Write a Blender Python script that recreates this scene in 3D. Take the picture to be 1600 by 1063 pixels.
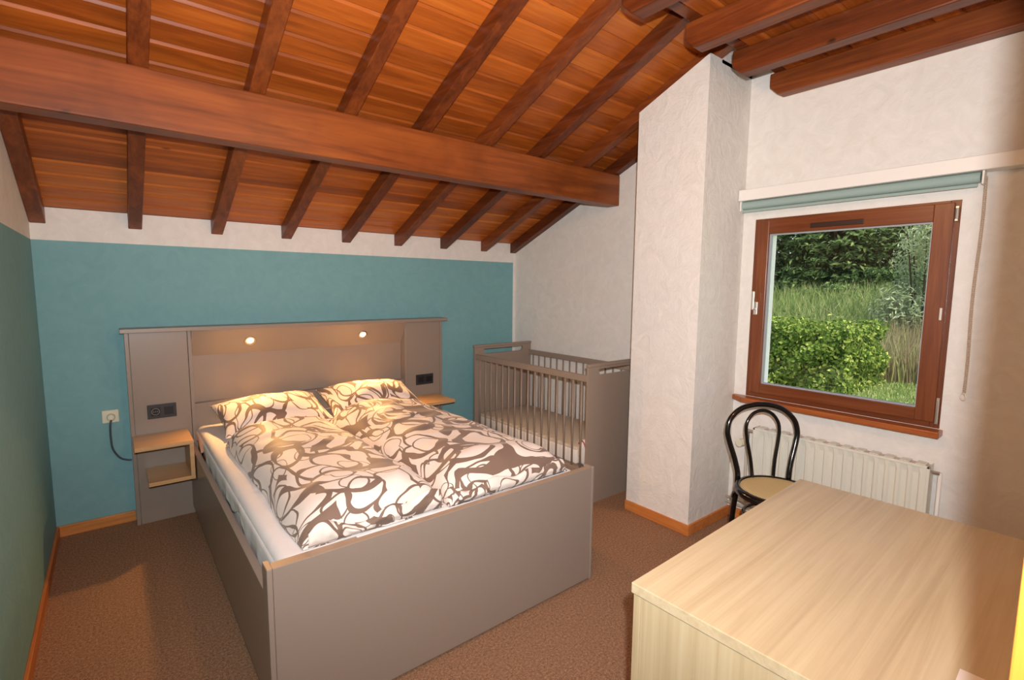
import bpy, bmesh, math, random
import numpy as np
from mathutils import Vector, Matrix, noise

for o in list(bpy.data.objects):
    bpy.data.objects.remove(o, do_unlink=True)
scene = bpy.context.scene
C = scene.collection
PI = math.pi

# ------------------------------------------------------------------ camera
cam_d = bpy.data.cameras.new('camera')
cam_d.sensor_fit = 'HORIZONTAL'
cam_d.sensor_width = 36.0
cam_d.lens = 778.95 / 1600 * 36.0
cam_d.clip_start = 0.02
cam_d.clip_end = 200
cam = bpy.data.objects.new('camera', cam_d)
C.objects.link(cam)
_f = Vector((0.62265866, 0.77540411, -0.10509358))
_r = Vector((0.78029646, -0.62534236, 0.00918521))
_u = Vector((0.05859722, 0.0877234, 0.99441992))
M = Matrix.Identity(4)
for i in range(3):
    M[i][0], M[i][1], M[i][2] = _r[i], _u[i], -_f[i]
M[2][3] = 1.5
cam.matrix_world = M
scene.camera = cam

# ------------------------------------------------------------------ world, sun, exposure
SKY, SUN, FLASH, LAMP, SPOT = 0.46, 4.0, 325.0, 22.0, 46.0
world = bpy.data.worlds.new('world')
scene.world = world
world.use_nodes = True
wn = world.node_tree
wn.nodes.clear()
w_out = wn.nodes.new('ShaderNodeOutputWorld')
w_bg = wn.nodes.new('ShaderNodeBackground')
w_sky = wn.nodes.new('ShaderNodeTexSky')
w_sky.sky_type = 'NISHITA'
w_sky.sun_disc = False
w_sky.sun_elevation = math.radians(48)
w_sky.sun_rotation = math.radians(200)
w_sky.dust_density = 3.0
w_sky.air_density = 1.0
w_bg.inputs['Strength'].default_value = SKY
wn.links.new(w_sky.outputs[0], w_bg.inputs['Color'])
wn.links.new(w_bg.outputs[0], w_out.inputs['Surface'])

sun_d = bpy.data.lights.new('sun', 'SUN')
sun_d.energy = SUN
sun_d.angle = math.radians(6)
sun_d.color = (1.0, 0.95, 0.86)
sun = bpy.data.objects.new('sun', sun_d)
C.objects.link(sun)
sun.rotation_euler = Vector((0.18, 0.35, -0.95)).to_track_quat('-Z', 'Y').to_euler()

# the photographer's flash on top of the camera, standing in the open doorway
fl_d = bpy.data.lights.new('camera_flash', 'SPOT')
fl_d.energy = FLASH
fl_d.spot_size = math.radians(160)
fl_d.spot_blend = 1.0
fl_d.shadow_soft_size = 0.018
fl_d.color = (0.97, 0.97, 1.0)
fl = bpy.data.objects.new('camera_flash', fl_d)
C.objects.link(fl)
fl.location = (0.0, -0.058, 1.63)
fl.rotation_euler = Vector((0.64, 0.72, 0.20)).to_track_quat('-Z', 'Y').to_euler()

scene.view_settings.view_transform = 'Standard'
scene.view_settings.look = 'None'
scene.view_settings.exposure = 0.0
scene.view_settings.gamma = 1.0
scene.view_settings.use_curve_mapping = False

# ------------------------------------------------------------------ helpers
def S(r, g, b):
    f = lambda c: (c / 255 / 12.92) if c / 255 <= 0.04045 else ((c / 255 + 0.055) / 1.055) ** 2.4
    return (f(r), f(g), f(b), 1.0)

class Nt:
    def __init__(self, name):
        self.m = bpy.data.materials.new(name)
        self.m.use_nodes = True
        self.t = self.m.node_tree
        self.t.nodes.clear()
        self.out = self.t.nodes.new('ShaderNodeOutputMaterial')
    def n(self, kind, **kw):
        x = self.t.nodes.new('ShaderNode' + kind)
        for k, v in kw.items():
            if k.startswith('i_'):
                x.inputs[k[2:].replace('_', ' ')].default_value = v
            else:
                setattr(x, k, v)
        return x
    def l(self, a, b):
        self.t.links.new(a, b)
    def set(self, sock, v):
        if hasattr(v, 'is_output') or hasattr(v, 'links'):
            self.l(v, sock)
        else:
            sock.default_value = v
    def math(self, op, a, b=None, clamp=False):
        x = self.n('Math', operation=op)
        x.use_clamp = clamp
        self.set(x.inputs[0], a)
        if b is not None:
            self.set(x.inputs[1], b)
        return x.outputs[0]
    def vmath(self, op, a, b):
        x = self.n('VectorMath', operation=op)
        self.set(x.inputs[0], a)
        self.set(x.inputs[1], b)
        return x.outputs[0]
    def ramp(self, fac, stops):
        x = self.n('ValToRGB')
        e = x.color_ramp.elements
        while len(e) < len(stops):
            e.new(0.5)
        for k, (p, c) in enumerate(stops):
            e[k].position = p
            e[k].color = c
        self.l(fac, x.inputs[0])
        return x.outputs[0]
    def mix(self, fac, a, b, blend='MIX'):
        x = self.n('Mix', data_type='RGBA', blend_type=blend)
        self.set(x.inputs[0], fac)
        self.set(x.inputs[6], a)
        self.set(x.inputs[7], b)
        return x.outputs[2]
    def noise(self, vec, scale, detail=4, rough=0.55, dist=0.0):
        x = self.n('TexNoise')
        x.inputs['Scale'].default_value = scale
        x.inputs['Detail'].default_value = detail
        x.inputs['Roughness'].default_value = rough
        x.inputs['Distortion'].default_value = dist
        self.l(vec, x.inputs['Vector'])
        return x
    def bump(self, height, strength, dist):
        x = self.n('Bump')
        x.inputs['Strength'].default_value = strength
        x.inputs['Distance'].default_value = dist
        self.l(height, x.inputs['Height'])
        return x.outputs[0]
    def bsdf(self, color, rough=0.5, normal=None, spec=0.5, metal=0.0, **kw):
        x = self.n('BsdfPrincipled')
        self.set(x.inputs['Base Color'], color)
        self.set(x.inputs['Roughness'], rough)
        x.inputs['Specular IOR Level'].default_value = spec
        x.inputs['Metallic'].default_value = metal
        if normal is not None:
            self.l(normal, x.inputs['Normal'])
        for k, v in kw.items():
            x.inputs[k.replace('_', ' ')].default_value = v
        self.l(x.outputs[0], self.out.inputs[0])
        return x
    def obj(self):
        return self.n('TexCoord').outputs['Object']
    def rnd(self):
        return self.n('ObjectInfo').outputs['Random']

def plain(name, col, rough=0.5, spec=0.5, metal=0.0, **kw):
    k = Nt(name)
    k.bsdf(col, rough, None, spec, metal, **kw)
    return k.m

def wood(name, cols, axis, rough=0.45, across=16.0, along=1.3, knots=0.0, vary=0.3, bump=0.15, spec=0.4, patch=0.0):
    k = Nt(name)
    co = k.obj()
    r = k.rnd()
    off = k.n('CombineXYZ')
    k.l(k.math('MULTIPLY', r, 31.7), off.inputs[0])
    k.l(k.math('MULTIPLY', r, 17.3), off.inputs[1])
    k.l(k.math('MULTIPLY', r, 53.1), off.inputs[2])
    p = k.vmath('ADD', co, off.outputs[0])
    mp = k.n('Mapping')
    sc = [across] * 3
    sc[axis] = along
    mp.inputs['Scale'].default_value = sc
    k.l(p, mp.inputs['Vector'])
    n1 = k.noise(mp.outputs[0], 1.0, 5, 0.6, 1.2)
    mp2 = k.n('Mapping')
    sc2 = [across * 5] * 3
    sc2[axis] = along * 2.5
    mp2.inputs['Scale'].default_value = sc2
    k.l(p, mp2.inputs['Vector'])
    n2 = k.noise(mp2.outputs[0], 1.0, 3, 0.6)
    f = k.math('ADD', k.math('MULTIPLY', n1.outputs['Fac'], 0.7), k.math('MULTIPLY', n2.outputs['Fac'], 0.3))
    f = k.math('ADD', f, k.math('MULTIPLY', k.math('SUBTRACT', r, 0.5), vary))
    c = k.ramp(f, [(0.28, cols[0]), (0.5, cols[1]), (0.74, cols[2])])
    if knots:
        mk = k.n('Mapping')
        s3 = [5.5] * 3
        s3[axis] = 2.6
        mk.inputs['Scale'].default_value = s3
        k.l(p, mk.inputs['Vector'])
        nw = k.noise(mk.outputs[0], 3.0, 2)
        pv = k.vmath('ADD', mk.outputs[0], k.vmath('MULTIPLY', nw.outputs['Color'], (0.22, 0.22, 0.22)))
        v = k.n('TexVoronoi')
        v.inputs['Scale'].default_value = 1.0
        k.l(pv, v.inputs['Vector'])
        d = k.math('DIVIDE', v.outputs['Distance'], knots)
        d = k.math('MULTIPLY', d, d)
        kn = k.math('SUBTRACT', 1.0, d, True)
        c = k.mix(k.math('MULTIPLY', kn, 0.85), c, tuple(x * 0.22 for x in cols[0][:3]) + (1,))
    if patch:
        np_ = k.noise(p, 3.0, 3, 0.6)
        c = k.mix(k.math('MULTIPLY', k.math('SUBTRACT', np_.outputs['Fac'], 0.5, True), patch, True), c, tuple(x * 0.45 for x in cols[0][:3]) + (1,))
    nb = k.bump(f, bump, 0.004)
    k.bsdf(c, rough, nb, spec)
    return k.m

def plaster(name, teal=None, strength=0.35):
    k = Nt(name)
    co = k.n('NewGeometry').outputs['Position']
    a = k.noise(co, 9.0, 6, 0.62, 1.6)
    b = k.noise(co, 60.0, 4, 0.6)
    h = k.math('ADD', k.math('MULTIPLY', a.outputs['Fac'], 0.8), k.math('MULTIPLY', b.outputs['Fac'], 0.25))
    nb = k.bump(h, strength, 0.012)
    white = k.ramp(a.outputs['Fac'], [(0.3, S(226, 222, 214)), (0.7, S(236, 233, 226))])
    c = white
    if teal is not None:
        sx = k.n('SeparateXYZ')
        k.l(co, sx.inputs[0])
        m1 = k.math('LESS_THAN', sx.outputs[2], 1.742)
        m2 = k.math('LESS_THAN', sx.outputs[0], teal)
        tl = k.ramp(a.outputs['Fac'], [(0.3, S(120, 168, 173)), (0.7, S(128, 176, 180))])
        c = k.mix(k.math('MULTIPLY', m1, m2), white, tl)
    k.bsdf(c, 0.75, nb, 0.25)
    return k.m

MAT = {}
MAT['plaster'] = plaster('white_plaster')
MAT['pillar'] = plaster('rough_white_plaster', None, 0.7)
MAT['wall_back'] = plaster('teal_painted_wall', 3.115, 0.12)
MAT['wall_left'] = plaster('teal_painted_side_wall', 3.115, 0.3)
MAT['plank'] = wood('stained_pine_boards', [S(132, 64, 18), S(170, 88, 28), S(194, 112, 42)], 0, 0.38, 14, 1.1, 0.075, 0.34, 0.1)
MAT['plank_flat'] = wood('stained_pine_boards_flat', [S(132, 64, 18), S(170, 88, 28), S(194, 112, 42)], 0, 0.4, 14, 1.1, 0.06, 0.34, 0.1)
MAT['rafter'] = wood('dark_stained_rafter', [S(72, 32, 12), S(106, 50, 20), S(138, 72, 30)], 1, 0.42, 18, 1.2, 0.055, 0.25, 0.15, 0.4, 1.5)
MAT['beam'] = wood('stained_beam', [S(104, 50, 18), S(140, 72, 28), S(164, 92, 40)], 0, 0.42, 10, 0.9, 0.09, 0.1, 0.12, 0.4, 1.8)
MAT['skirting'] = wood('pine_skirting', [S(176, 108, 52), S(206, 138, 74), S(226, 164, 100)], 0, 0.45, 20, 1.5, 0.05, 0.1)
MAT['skirting_y'] = wood('pine_skirting_side', [S(170, 96, 44), S(198, 122, 60), S(216, 146, 82)], 1, 0.45, 20, 1.5, 0.05, 0.1)
MAT['window_wood'] = wood('mahogany_window', [S(90, 44, 20), S(116, 60, 29), S(140, 80, 42)], 1, 0.3, 22, 1.4, 0, 0.1, 0.1, 0.5)
MAT['window_wood_v'] = wood('mahogany_window_upright', [S(90, 44, 20), S(116, 60, 29), S(140, 80, 42)], 2, 0.3, 22, 1.4, 0, 0.1, 0.1, 0.5)
MAT['sill'] = wood('varnished_sill', [S(132, 66, 28), S(158, 86, 42), S(182, 108, 58)], 1, 0.28, 22, 1.4, 0, 0.1, 0.1, 0.5)
MAT['door_wood'] = wood('varnished_door_frame', [S(190, 120, 40), S(212, 142, 56), S(226, 160, 72)], 2, 0.4, 22, 1.4, 0, 0.1)
MAT['desk_top'] = wood('pale_oak_laminate', [S(178, 158, 124), S(196, 178, 142), S(208, 194, 162)], 0, 0.36, 20, 0.7, 0, 0.05, 0.03)
MAT['desk_side'] = wood('pale_oak_laminate_upright', [S(172, 152, 116), S(192, 173, 135), S(204, 189, 154)], 2, 0.4, 20, 0.7, 0, 0.05, 0.03)
MAT['oak'] = wood('oak_shelf', [S(184, 142, 96), S(200, 160, 112), S(212, 176, 130)], 0, 0.4, 22, 1.0, 0, 0.05, 0.03)
MAT['edge'] = wood('oak_edge', [S(190, 156, 118), S(204, 172, 134), S(214, 186, 150)], 0, 0.4, 22, 1.0, 0, 0.05, 0.03)

def laminate(name, col, rough=0.33):
    k = Nt(name)
    n1 = k.noise(k.obj(), 420.0, 2)
    c = k.mix(0.5, col, k.ramp(n1.outputs['Fac'], [(0.35, tuple(x * 0.92 for x in col[:3]) + (1,)), (0.65, tuple(x * 1.08 for x in col[:3]) + (1,))]))
    k.bsdf(c, rough, None, 0.5)
    return k.m
MAT['taupe'] = laminate('taupe_laminate', S(146, 133, 121))
MAT['taupe_edge'] = laminate('taupe_laminate_edge', S(168, 142, 118), 0.4)
MAT['cot'] = laminate('taupe_cot_paint', S(150, 134, 120), 0.45)

def carpet():
    k = Nt('speckled_brown_carpet')
    co = k.n('NewGeometry').outputs['Position']
    a = k.noise(co, 260.0, 3, 0.7)
    b = k.noise(co, 95.0, 3, 0.7)
    g = k.noise(co, 3.0, 2)
    f = k.math('ADD', k.math('MULTIPLY', a.outputs['Fac'], 0.6), k.math('MULTIPLY', b.outputs['Fac'], 0.4))
    c = k.ramp(f, [(0.32, S(88, 62, 46)), (0.46, S(142, 108, 82)), (0.58, S(182, 146, 116)), (0.70, S(216, 188, 160))])
    c = k.mix(k.math('MULTIPLY', g.outputs['Fac'], 0.12), c, S(90, 60, 44))
    k.bsdf(c, 0.95, k.bump(f, 0.7, 0.006), 0.1)
    return k.m
MAT['carpet'] = carpet()

def bedprint():
    k = Nt('brown_swirl_print_cotton')
    uv = k.n('TexCoord').outputs['UV']
    nw = k.noise(uv, 2.6, 1, 0.4)
    w = k.vmath('MULTIPLY', k.vmath('SUBTRACT', nw.outputs['Color'], (0.5, 0.5, 0.5)), (0.30, 0.30, 0.0))
    nw2 = k.noise(uv, 9.0, 1, 0.4)
    w2 = k.vmath('MULTIPLY', k.vmath('SUBTRACT', nw2.outputs['Color'], (0.5, 0.5, 0.5)), (0.055, 0.055, 0.0))
    p = k.vmath('ADD', k.vmath('ADD', uv, w), w2)
    wd = k.noise(p, 6.5, 1)
    width = k.math('SUBTRACT', wd.outputs['Fac'], 0.42, True)
    def layer(scale, loc, rot, radius, thin, wmul):
        mp = k.n('Mapping')
        mp.inputs['Scale'].default_value = (1.0, 0.72, 1.0)
        mp.inputs['Location'].default_value = loc
        mp.inputs['Rotation'].default_value = (0, 0, rot)
        k.l(p, mp.inputs['Vector'])
        v = k.n('TexVoronoi', feature='F1')
        v.voronoi_dimensions = '2D'
        v.inputs['Scale'].default_value = scale
        v.inputs['Randomness'].default_value = 0.85
        k.l(mp.outputs[0], v.inputs['Vector'])
        d = k.math('ABSOLUTE', k.math('SUBTRACT', v.outputs['Distance'], radius))
        return k.math('LESS_THAN', d, k.math('ADD', k.math('MULTIPLY', width, wmul), thin)), v.outputs['Distance']
    a, da = layer(6.2, (0, 0, 0), 0.4, 0.42, 0.026, 0.30)
    b, db = layer(4.4, (3.3, 1.7, 0), -0.6, 0.40, 0.018, 0.20)
    c_, dc = layer(7.5, (7.1, 4.9, 0), 1.1, 0.36, 0.016, 0.10)
    gap = k.math('GREATER_THAN', da, 0.66)
    m = k.math('MAXIMUM', k.math('MAXIMUM', a, b), k.math('MAXIMUM', c_, gap))
    c = k.mix(m, S(240, 228, 217), S(128, 106, 92))
    wv = k.noise(uv, 900.0, 2)
    k.bsdf(c, 0.6, k.bump(wv.outputs['Fac'], 0.1, 0.001), 0.3, Sheen_Weight=0.15)
    return k.m
MAT['print'] = bedprint()

def cloth(name, col, sc=8.0, st=0.25):
    k = Nt(name)
    n1 = k.noise(k.obj(), sc, 4, 0.6, 0.8)
    k.bsdf(col, 0.8, k.bump(n1.outputs['Fac'], st, 0.02), 0.2)
    return k.m
MAT['sheet'] = cloth('white_cotton_sheet', S(232, 230, 228))
MAT['cot_sheet'] = cloth('beige_cot_sheet', S(206, 192, 172), 14, 0.15)
MAT['cot_side'] = cloth('white_cot_mattress_side', S(232, 226, 216), 20, 0.15)
MAT['red_tape'] = plain('red_piping', S(178, 40, 34), 0.6)
MAT['black_plastic'] = plain('charcoal_plastic', S(46, 46, 50), 0.4)
MAT['black_dark'] = plain('black_insert', S(26, 26, 28), 0.35)
MAT['pin'] = plain('socket_pin', S(190, 185, 175), 0.3, 0.5, 1.0)
MAT['cream_plastic'] = plain('cream_plastic', S(226, 222, 196), 0.4)
MAT['cable'] = plain('grey_cable', S(70, 78, 84), 0.5)
MAT['chair_black'] = plain('black_lacquer', S(14, 13, 13), 0.14, 0.6)
MAT['white_paint'] = plain('white_gloss_paint', S(238, 235, 228), 0.4)
MAT['radiator'] = plain('cream_radiator_enamel', S(226, 226, 212), 0.35)
MAT['grille'] = plain('radiator_grille', S(214, 196, 180), 0.5)
MAT['chrome'] = plain('satin_metal', S(200, 196, 188), 0.3, 0.5, 0.9)
MAT['pipe'] = plain('painted_pipe', S(208, 198, 182), 0.35)
MAT['blind'] = plain('grey_green_blind_fabric', S(150, 172, 166), 0.8)
MAT['bead'] = plain('blind_chain_beads', S(196, 178, 158), 0.4)
MAT['vent'] = plain('dark_vent', S(52, 28, 20), 0.4)
MAT['handle'] = plain('aluminium_handle', S(206, 200, 188), 0.35, 0.5, 0.6)
MAT['gasket'] = plain('grey_glazing_gasket', S(170, 172, 178), 0.4)
MAT['paper'] = plain('white_paper', S(232, 226, 220), 0.7)

def cane():
    k = Nt('woven_cane')
    uv = k.obj()
    w = k.n('TexWave', wave_type='BANDS', bands_direction='X')
    w.inputs['Scale'].default_value = 28.0
    k.l(uv, w.inputs['Vector'])
    w2 = k.n('TexWave', wave_type='BANDS', bands_direction='Y')
    w2.inputs['Scale'].default_value = 90.0
    k.l(uv, w2.inputs['Vector'])
    f = k.math('ADD', k.math('MULTIPLY', w.outputs['Fac'], 0.7), k.math('MULTIPLY', w2.outputs['Fac'], 0.3))
    c = k.ramp(f, [(0.1, S(188, 164, 108)), (0.6, S(222, 202, 148))])
    k.bsdf(c, 0.6, k.bump(f, 0.4, 0.003), 0.3)
    return k.m
MAT['cane'] = cane()

def glass():
    k = Nt('window_glass')
    t = k.n('BsdfTransparent')
    t.inputs[0].default_value = (0.96, 0.97, 0.96, 1)
    g = k.n('BsdfGlossy')
    g.inputs['Roughness'].default_value = 0.02
    lw = k.n('Fresnel')
    lw.inputs['IOR'].default_value = 1.3
    mx = k.n('MixShader')
    k.l(lw.outputs[0], mx.inputs[0])
    k.l(t.outputs[0], mx.inputs[1])
    k.l(g.outputs[0], mx.inputs[2])
    k.l(mx.outputs[0], k.out.inputs[0])
    return k.m
MAT['glass'] = glass()

def glow(name, col, strength):
    k = Nt(name)
    e = k.n('Emission')
    e.inputs[0].default_value = col
    e.inputs[1].default_value = strength
    k.l(e.outputs[0], k.out.inputs[0])
    return k.m
MAT['spot_glow'] = glow('lit_spot_lens', (1.0, 0.72, 0.36, 1), 9.0)
MAT['lamp_glow'] = glow('lit_lamp_globe', (1.0, 0.66, 0.34, 1), 3.0)

def leaf(name, stops, trans=0.25):
    k = Nt(name)
    g = k.n('NewGeometry')
    c = k.ramp(g.outputs['Random Per Island'], stops)
    d = k.n('BsdfDiffuse')
    t = k.n('BsdfTranslucent')
    k.l(c, d.inputs[0])
    k.l(c, t.inputs[0])
    mx = k.n('MixShader')
    mx.inputs[0].default_value = trans
    k.l(d.outputs[0], mx.inputs[1])
    k.l(t.outputs[0], mx.inputs[2])
    k.l(mx.outputs[0], k.out.inputs[0])
    return k.m
MAT['hedge'] = leaf('hedge_leaves', [(0.0, S(54, 78, 36)), (0.4, S(92, 116, 50)), (0.8, S(140, 158, 74)), (1.0, S(196, 202, 112))], 0.35)
MAT['spruce'] = leaf('spruce_needles', [(0.0, S(44, 62, 40)), (0.5, S(76, 98, 58)), (1.0, S(116, 130, 78))], 0.15)
MAT['willow'] = leaf('silvery_leaves', [(0.0, S(122, 138, 98)), (0.5, S(164, 174, 130)), (1.0, S(198, 204, 164))], 0.25)
MAT['grass'] = leaf('meadow_grass', [(0.0, S(104, 128, 72)), (0.5, S(140, 158, 92)), (0.85, S(172, 180, 118)), (1.0, S(196, 186, 146))], 0.35)
MAT['seed'] = leaf('dry_seed_grass', [(0.0, S(130, 116, 88)), (0.5, S(158, 140, 112)), (1.0, S(150, 160, 96))], 0.3)
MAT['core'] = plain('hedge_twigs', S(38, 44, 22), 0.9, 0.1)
MAT['bark'] = plain('grey_brown_bark', S(70, 56, 44), 0.9, 0.1)
def lawn():
    k = Nt('lawn_ground')
    co = k.obj()
    a = k.noise(co, 2.0, 6, 0.65)
    c = k.ramp(a.outputs['Fac'], [(0.3, S(98, 122, 62)), (0.55, S(128, 150, 78)), (0.75, S(156, 172, 100))])
    k.bsdf(c, 0.9, k.bump(a.outputs['Fac'], 0.5, 0.05), 0.1)
    return k.m
MAT['lawn'] = lawn()
MAT['roof'] = plain('roof_covering', S(90, 70, 60), 0.8)

# ---- mesh helpers
def obj(name, bm, mat, parent=None, loc=(0, 0, 0), rot=(0, 0, 0), smooth=False):
    me = bpy.data.meshes.new(name)
    if isinstance(bm, bmesh.types.BMesh):
        bmesh.ops.recalc_face_normals(bm, faces=bm.faces)
        bm.to_mesh(me)
        bm.free()
    else:
        v, f = bm
        me.from_pydata(v, [], f)
        me.update()
    if smooth:
        me.polygons.foreach_set('use_smooth', [True] * len(me.polygons))
    me.materials.append(MAT[mat])
    o = bpy.data.objects.new(name, me)
    o.location = loc
    o.rotation_euler = rot
    C.objects.link(o)
    if parent is not None:
        o.parent = parent
    return o

def tag(o, label, cat=None, group=None, kind=None):
    o['label'] = label
    if cat:
        o['category'] = cat
    if group:
        o['group'] = group
    if kind:
        o['kind'] = kind
    return o

def thing(name, label, cat, loc=(0, 0, 0), rz=0.0, group=None, kind=None):
    o = bpy.data.objects.new(name, None)
    o.empty_display_size = 0.05
    o.location = loc
    o.rotation_euler = (0, 0, rz)
    C.objects.link(o)
    if label:
        tag(o, label, cat, group, kind)
    elif kind:
        o['kind'] = kind
    return o

def box(bm, lo, hi, bev=0.0, seg=2):
    t = bmesh.new()
    r = bmesh.ops.create_cube(t, size=1.0)
    for v in t.verts:
        v.co = Vector([lo[i] + (v.co[i] + 0.5) * (hi[i] - lo[i]) for i in range(3)])
    if bev:
        bmesh.ops.bevel(t, geom=list(t.edges), offset=bev, segments=seg, profile=0.5, affect='EDGES')
    me = bpy.data.meshes.new('tmp')
    t.to_mesh(me)
    t.free()
    bm.from_mesh(me)
    bpy.data.meshes.remove(me)
    return bm

def B(lo, hi, bev=0.0, seg=2):
    return box(bmesh.new(), lo, hi, bev, seg)

def prism(bm, poly, axis, a, b, bev=0.0):
    """poly: 2D points in the other two axes (in order), extruded along axis from a to b."""
    t = bmesh.new()
    def mk(p, h):
        c = [0, 0, 0]
        o = [i for i in range(3) if i != axis]
        c[o[0]], c[o[1]], c[axis] = p[0], p[1], h
        return t.verts.new(c)
    v0 = [mk(p, a) for p in poly]
    v1 = [mk(p, b) for p in poly]
    t.faces.new(v0)
    t.faces.new(list(reversed(v1)))
    n = len(poly)
    for i in range(n):
        t.faces.new((v0[i], v1[i], v1[(i + 1) % n], v0[(i + 1) % n]))
    bmesh.ops.recalc_face_normals(t, faces=t.faces)
    if bev:
        bmesh.ops.bevel(t, geom=list(t.edges), offset=bev, segments=2, profile=0.5, affect='EDGES')
    me = bpy.data.meshes.new('tmp')
    t.to_mesh(me)
    t.free()
    bm.from_mesh(me)
    bpy.data.meshes.remove(me)
    return bm

def catmull(pts, n=8, closed=False):
    P = [Vector(p) for p in pts]
    out = []
    m = len(P)
    rng = range(m if closed else m - 1)
    for i in rng:
        if closed:
            a, b, c, d = P[(i - 1) % m], P[i], P[(i + 1) % m], P[(i + 2) % m]
        else:
            a, b, c, d = P[max(i - 1, 0)], P[i], P[i + 1], P[min(i + 2, m - 1)]
        for k in range(n):
            t = k / n
            out.append(0.5 * ((2 * b) + (c - a) * t + (2 * a - 5 * b + 4 * c - d) * t * t + (3 * b - a - 3 * c + d) * t ** 3))
    if not closed:
        out.append(P[-1])
    return out

def tube(bm, pts, r, seg=10, closed=False, cap=True):
    P = [Vector(p) for p in pts]
    n = len(P)
    rr = r if isinstance(r, (list, tuple)) else [r] * n
    T = []
    for i in range(n):
        if closed:
            d = P[(i + 1) % n] - P[(i - 1) % n]
        else:
            d = P[min(i + 1, n - 1)] - P[max(i - 1, 0)]
        T.append(d.normalized())
    up = Vector((0, 0, 1)) if abs(T[0].z) < 0.9 else Vector((1, 0, 0))
    N = (up - T[0] * up.dot(T[0])).normalized()
    rings = []
    for i in range(n):
        N = (N - T[i] * N.dot(T[i])).normalized()
        Bn = T[i].cross(N)
        rings.append([bm.verts.new(P[i] + (N * math.cos(2 * PI * k / seg) + Bn * math.sin(2 * PI * k / seg)) * rr[i]) for k in range(seg)])
    for i in range(n if closed else n - 1):
        a, b = rings[i], rings[(i + 1) % n]
        for k in range(seg):
            bm.faces.new((a[k], a[(k + 1) % seg], b[(k + 1) % seg], b[k]))
    if cap and not closed:
        bm.faces.new(list(reversed(rings[0])))
        bm.faces.new(rings[-1])
    return bm

def lathe(bm, prof, seg=32, origin=(0, 0, 0), axis='Z', cap=True):
    """prof: (radius, height) pairs along axis."""
    O = Vector(origin)
    rings = []
    for r, h in prof:
        ring = []
        for k in range(seg):
            a = 2 * PI * k / seg
            if axis == 'Z':
                p = Vector((r * math.cos(a), r * math.sin(a), h))
            elif axis == 'Y':
                p = Vector((r * math.cos(a), h, r * math.sin(a)))
            else:
                p = Vector((h, r * math.cos(a), r * math.sin(a)))
            ring.append(bm.verts.new(O + p))
        rings.append(ring)
    for a, b in zip(rings, rings[1:]):
        for k in range(seg):
            bm.faces.new((a[k], a[(k + 1) % seg], b[(k + 1) % seg], b[k]))
    if cap:
        bm.faces.new(list(reversed(rings[0])))
        bm.faces.new(rings[-1])
    return bm

# ------------------------------------------------------------------ room dimensions (metres; camera stands at x=0, y=0, z=1.5)
XL, XR, YB, YF = -0.331, 3.146, 3.875, 0.04
SL = 0.425                                   # slope of the roof
zr = lambda y: 1.832 + SL * (YB - y)         # underside of the rafters
zp = lambda y: 1.925 + SL * (YB - y)         # underside of the boards
YT, ZF = 1.42, 2.745                         # where slope meets flat ceiling; height of flat boards
PX, PY0, PY1 = 2.668, 1.591, 2.061           # chimney pillar
HY = -1.5                                    # far end of the hall behind the door

def struct(name, bm, mat, label, **kw):
    o = obj(name, bm, mat, **kw)
    o['kind'] = 'structure'
    if label:
        o['label'] = label
    return o

# floor
struct('floor', B((XL - 0.3, HY - 0.2, -0.12), (XR + 0.3, YB + 0.3, 0.0)), 'carpet', 'speckled brown carpet floor of the bedroom')
# walls
struct('wall_back', prism(bmesh.new(), [(YB, 0), (YB + 0.3, 0), (YB + 0.3, zp(YB) + 0.02), (YB, zp(YB))], 0, XL - 0.3, XR + 0.3), 'wall_back',
       'teal back wall with a white band under the rafters')
ypoly = [(HY, 0), (YB, 0), (YB, zp(YB)), (YT, zp(YT)), (YT, ZF), (HY, ZF)]
struct('wall_left', prism(bmesh.new(), ypoly, 0, XL - 0.3, XL), 'wall_left', 'teal left wall with white gable above')
# right wall with window opening
WY0, WY1, WZ0, WZ1 = 0.55, 1.515, 0.825, 1.93
bm = bmesh.new()
prism(bm, [(WY1, 0), (YB, 0), (YB, zp(YB)), (YT, zp(YT)), (YT, ZF), (WY1, ZF)], 0, XR, XR + 0.3)
box(bm, (XR, HY, 0), (XR + 0.3, WY0, ZF))
box(bm, (XR, WY0, 0), (XR + 0.3, WY1, WZ0))
box(bm, (XR, WY0, WZ1), (XR + 0.3, WY1, ZF))
struct('wall_right', bm, 'plaster', 'white plastered wall with the garden window')
# front wall with doorway (camera stands in it)
DX0, DX1, DZ = -0.27, 0.635, 2.05
bm = bmesh.new()
box(bm, (DX1, YF - 0.12, 0), (XR, YF, ZF))
box(bm, (XL, YF - 0.12, 0), (DX0, YF, ZF))
box(bm, (DX0, YF - 0.12, DZ), (DX1, YF, ZF))
struct('wall_front', bm, 'plaster', 'white wall with the open doorway')
struct('wall_hall', B((XL - 0.3, HY - 0.2, 0), (XR + 0.3, HY, ZF)), 'plaster', 'white wall of the hall behind the doorway')
# pillar
bm = bmesh.new()
prism(bm, [(PY0, 0), (PY1, 0), (PY1, zr(PY1)), (PY0, zr(PY0))], 0, PX, XR + 0.01)
prism(bm, [(PY0, zr(PY0) - 0.02), (PY1, zr(PY1) - 0.02), (PY1, zp(PY1)), (PY0, zp(PY0))], 0, 2.7945, XR + 0.01)
struct('wall_pillar', bm, 'pillar', 'white rough plastered chimney pillar between cot and window')

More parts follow.
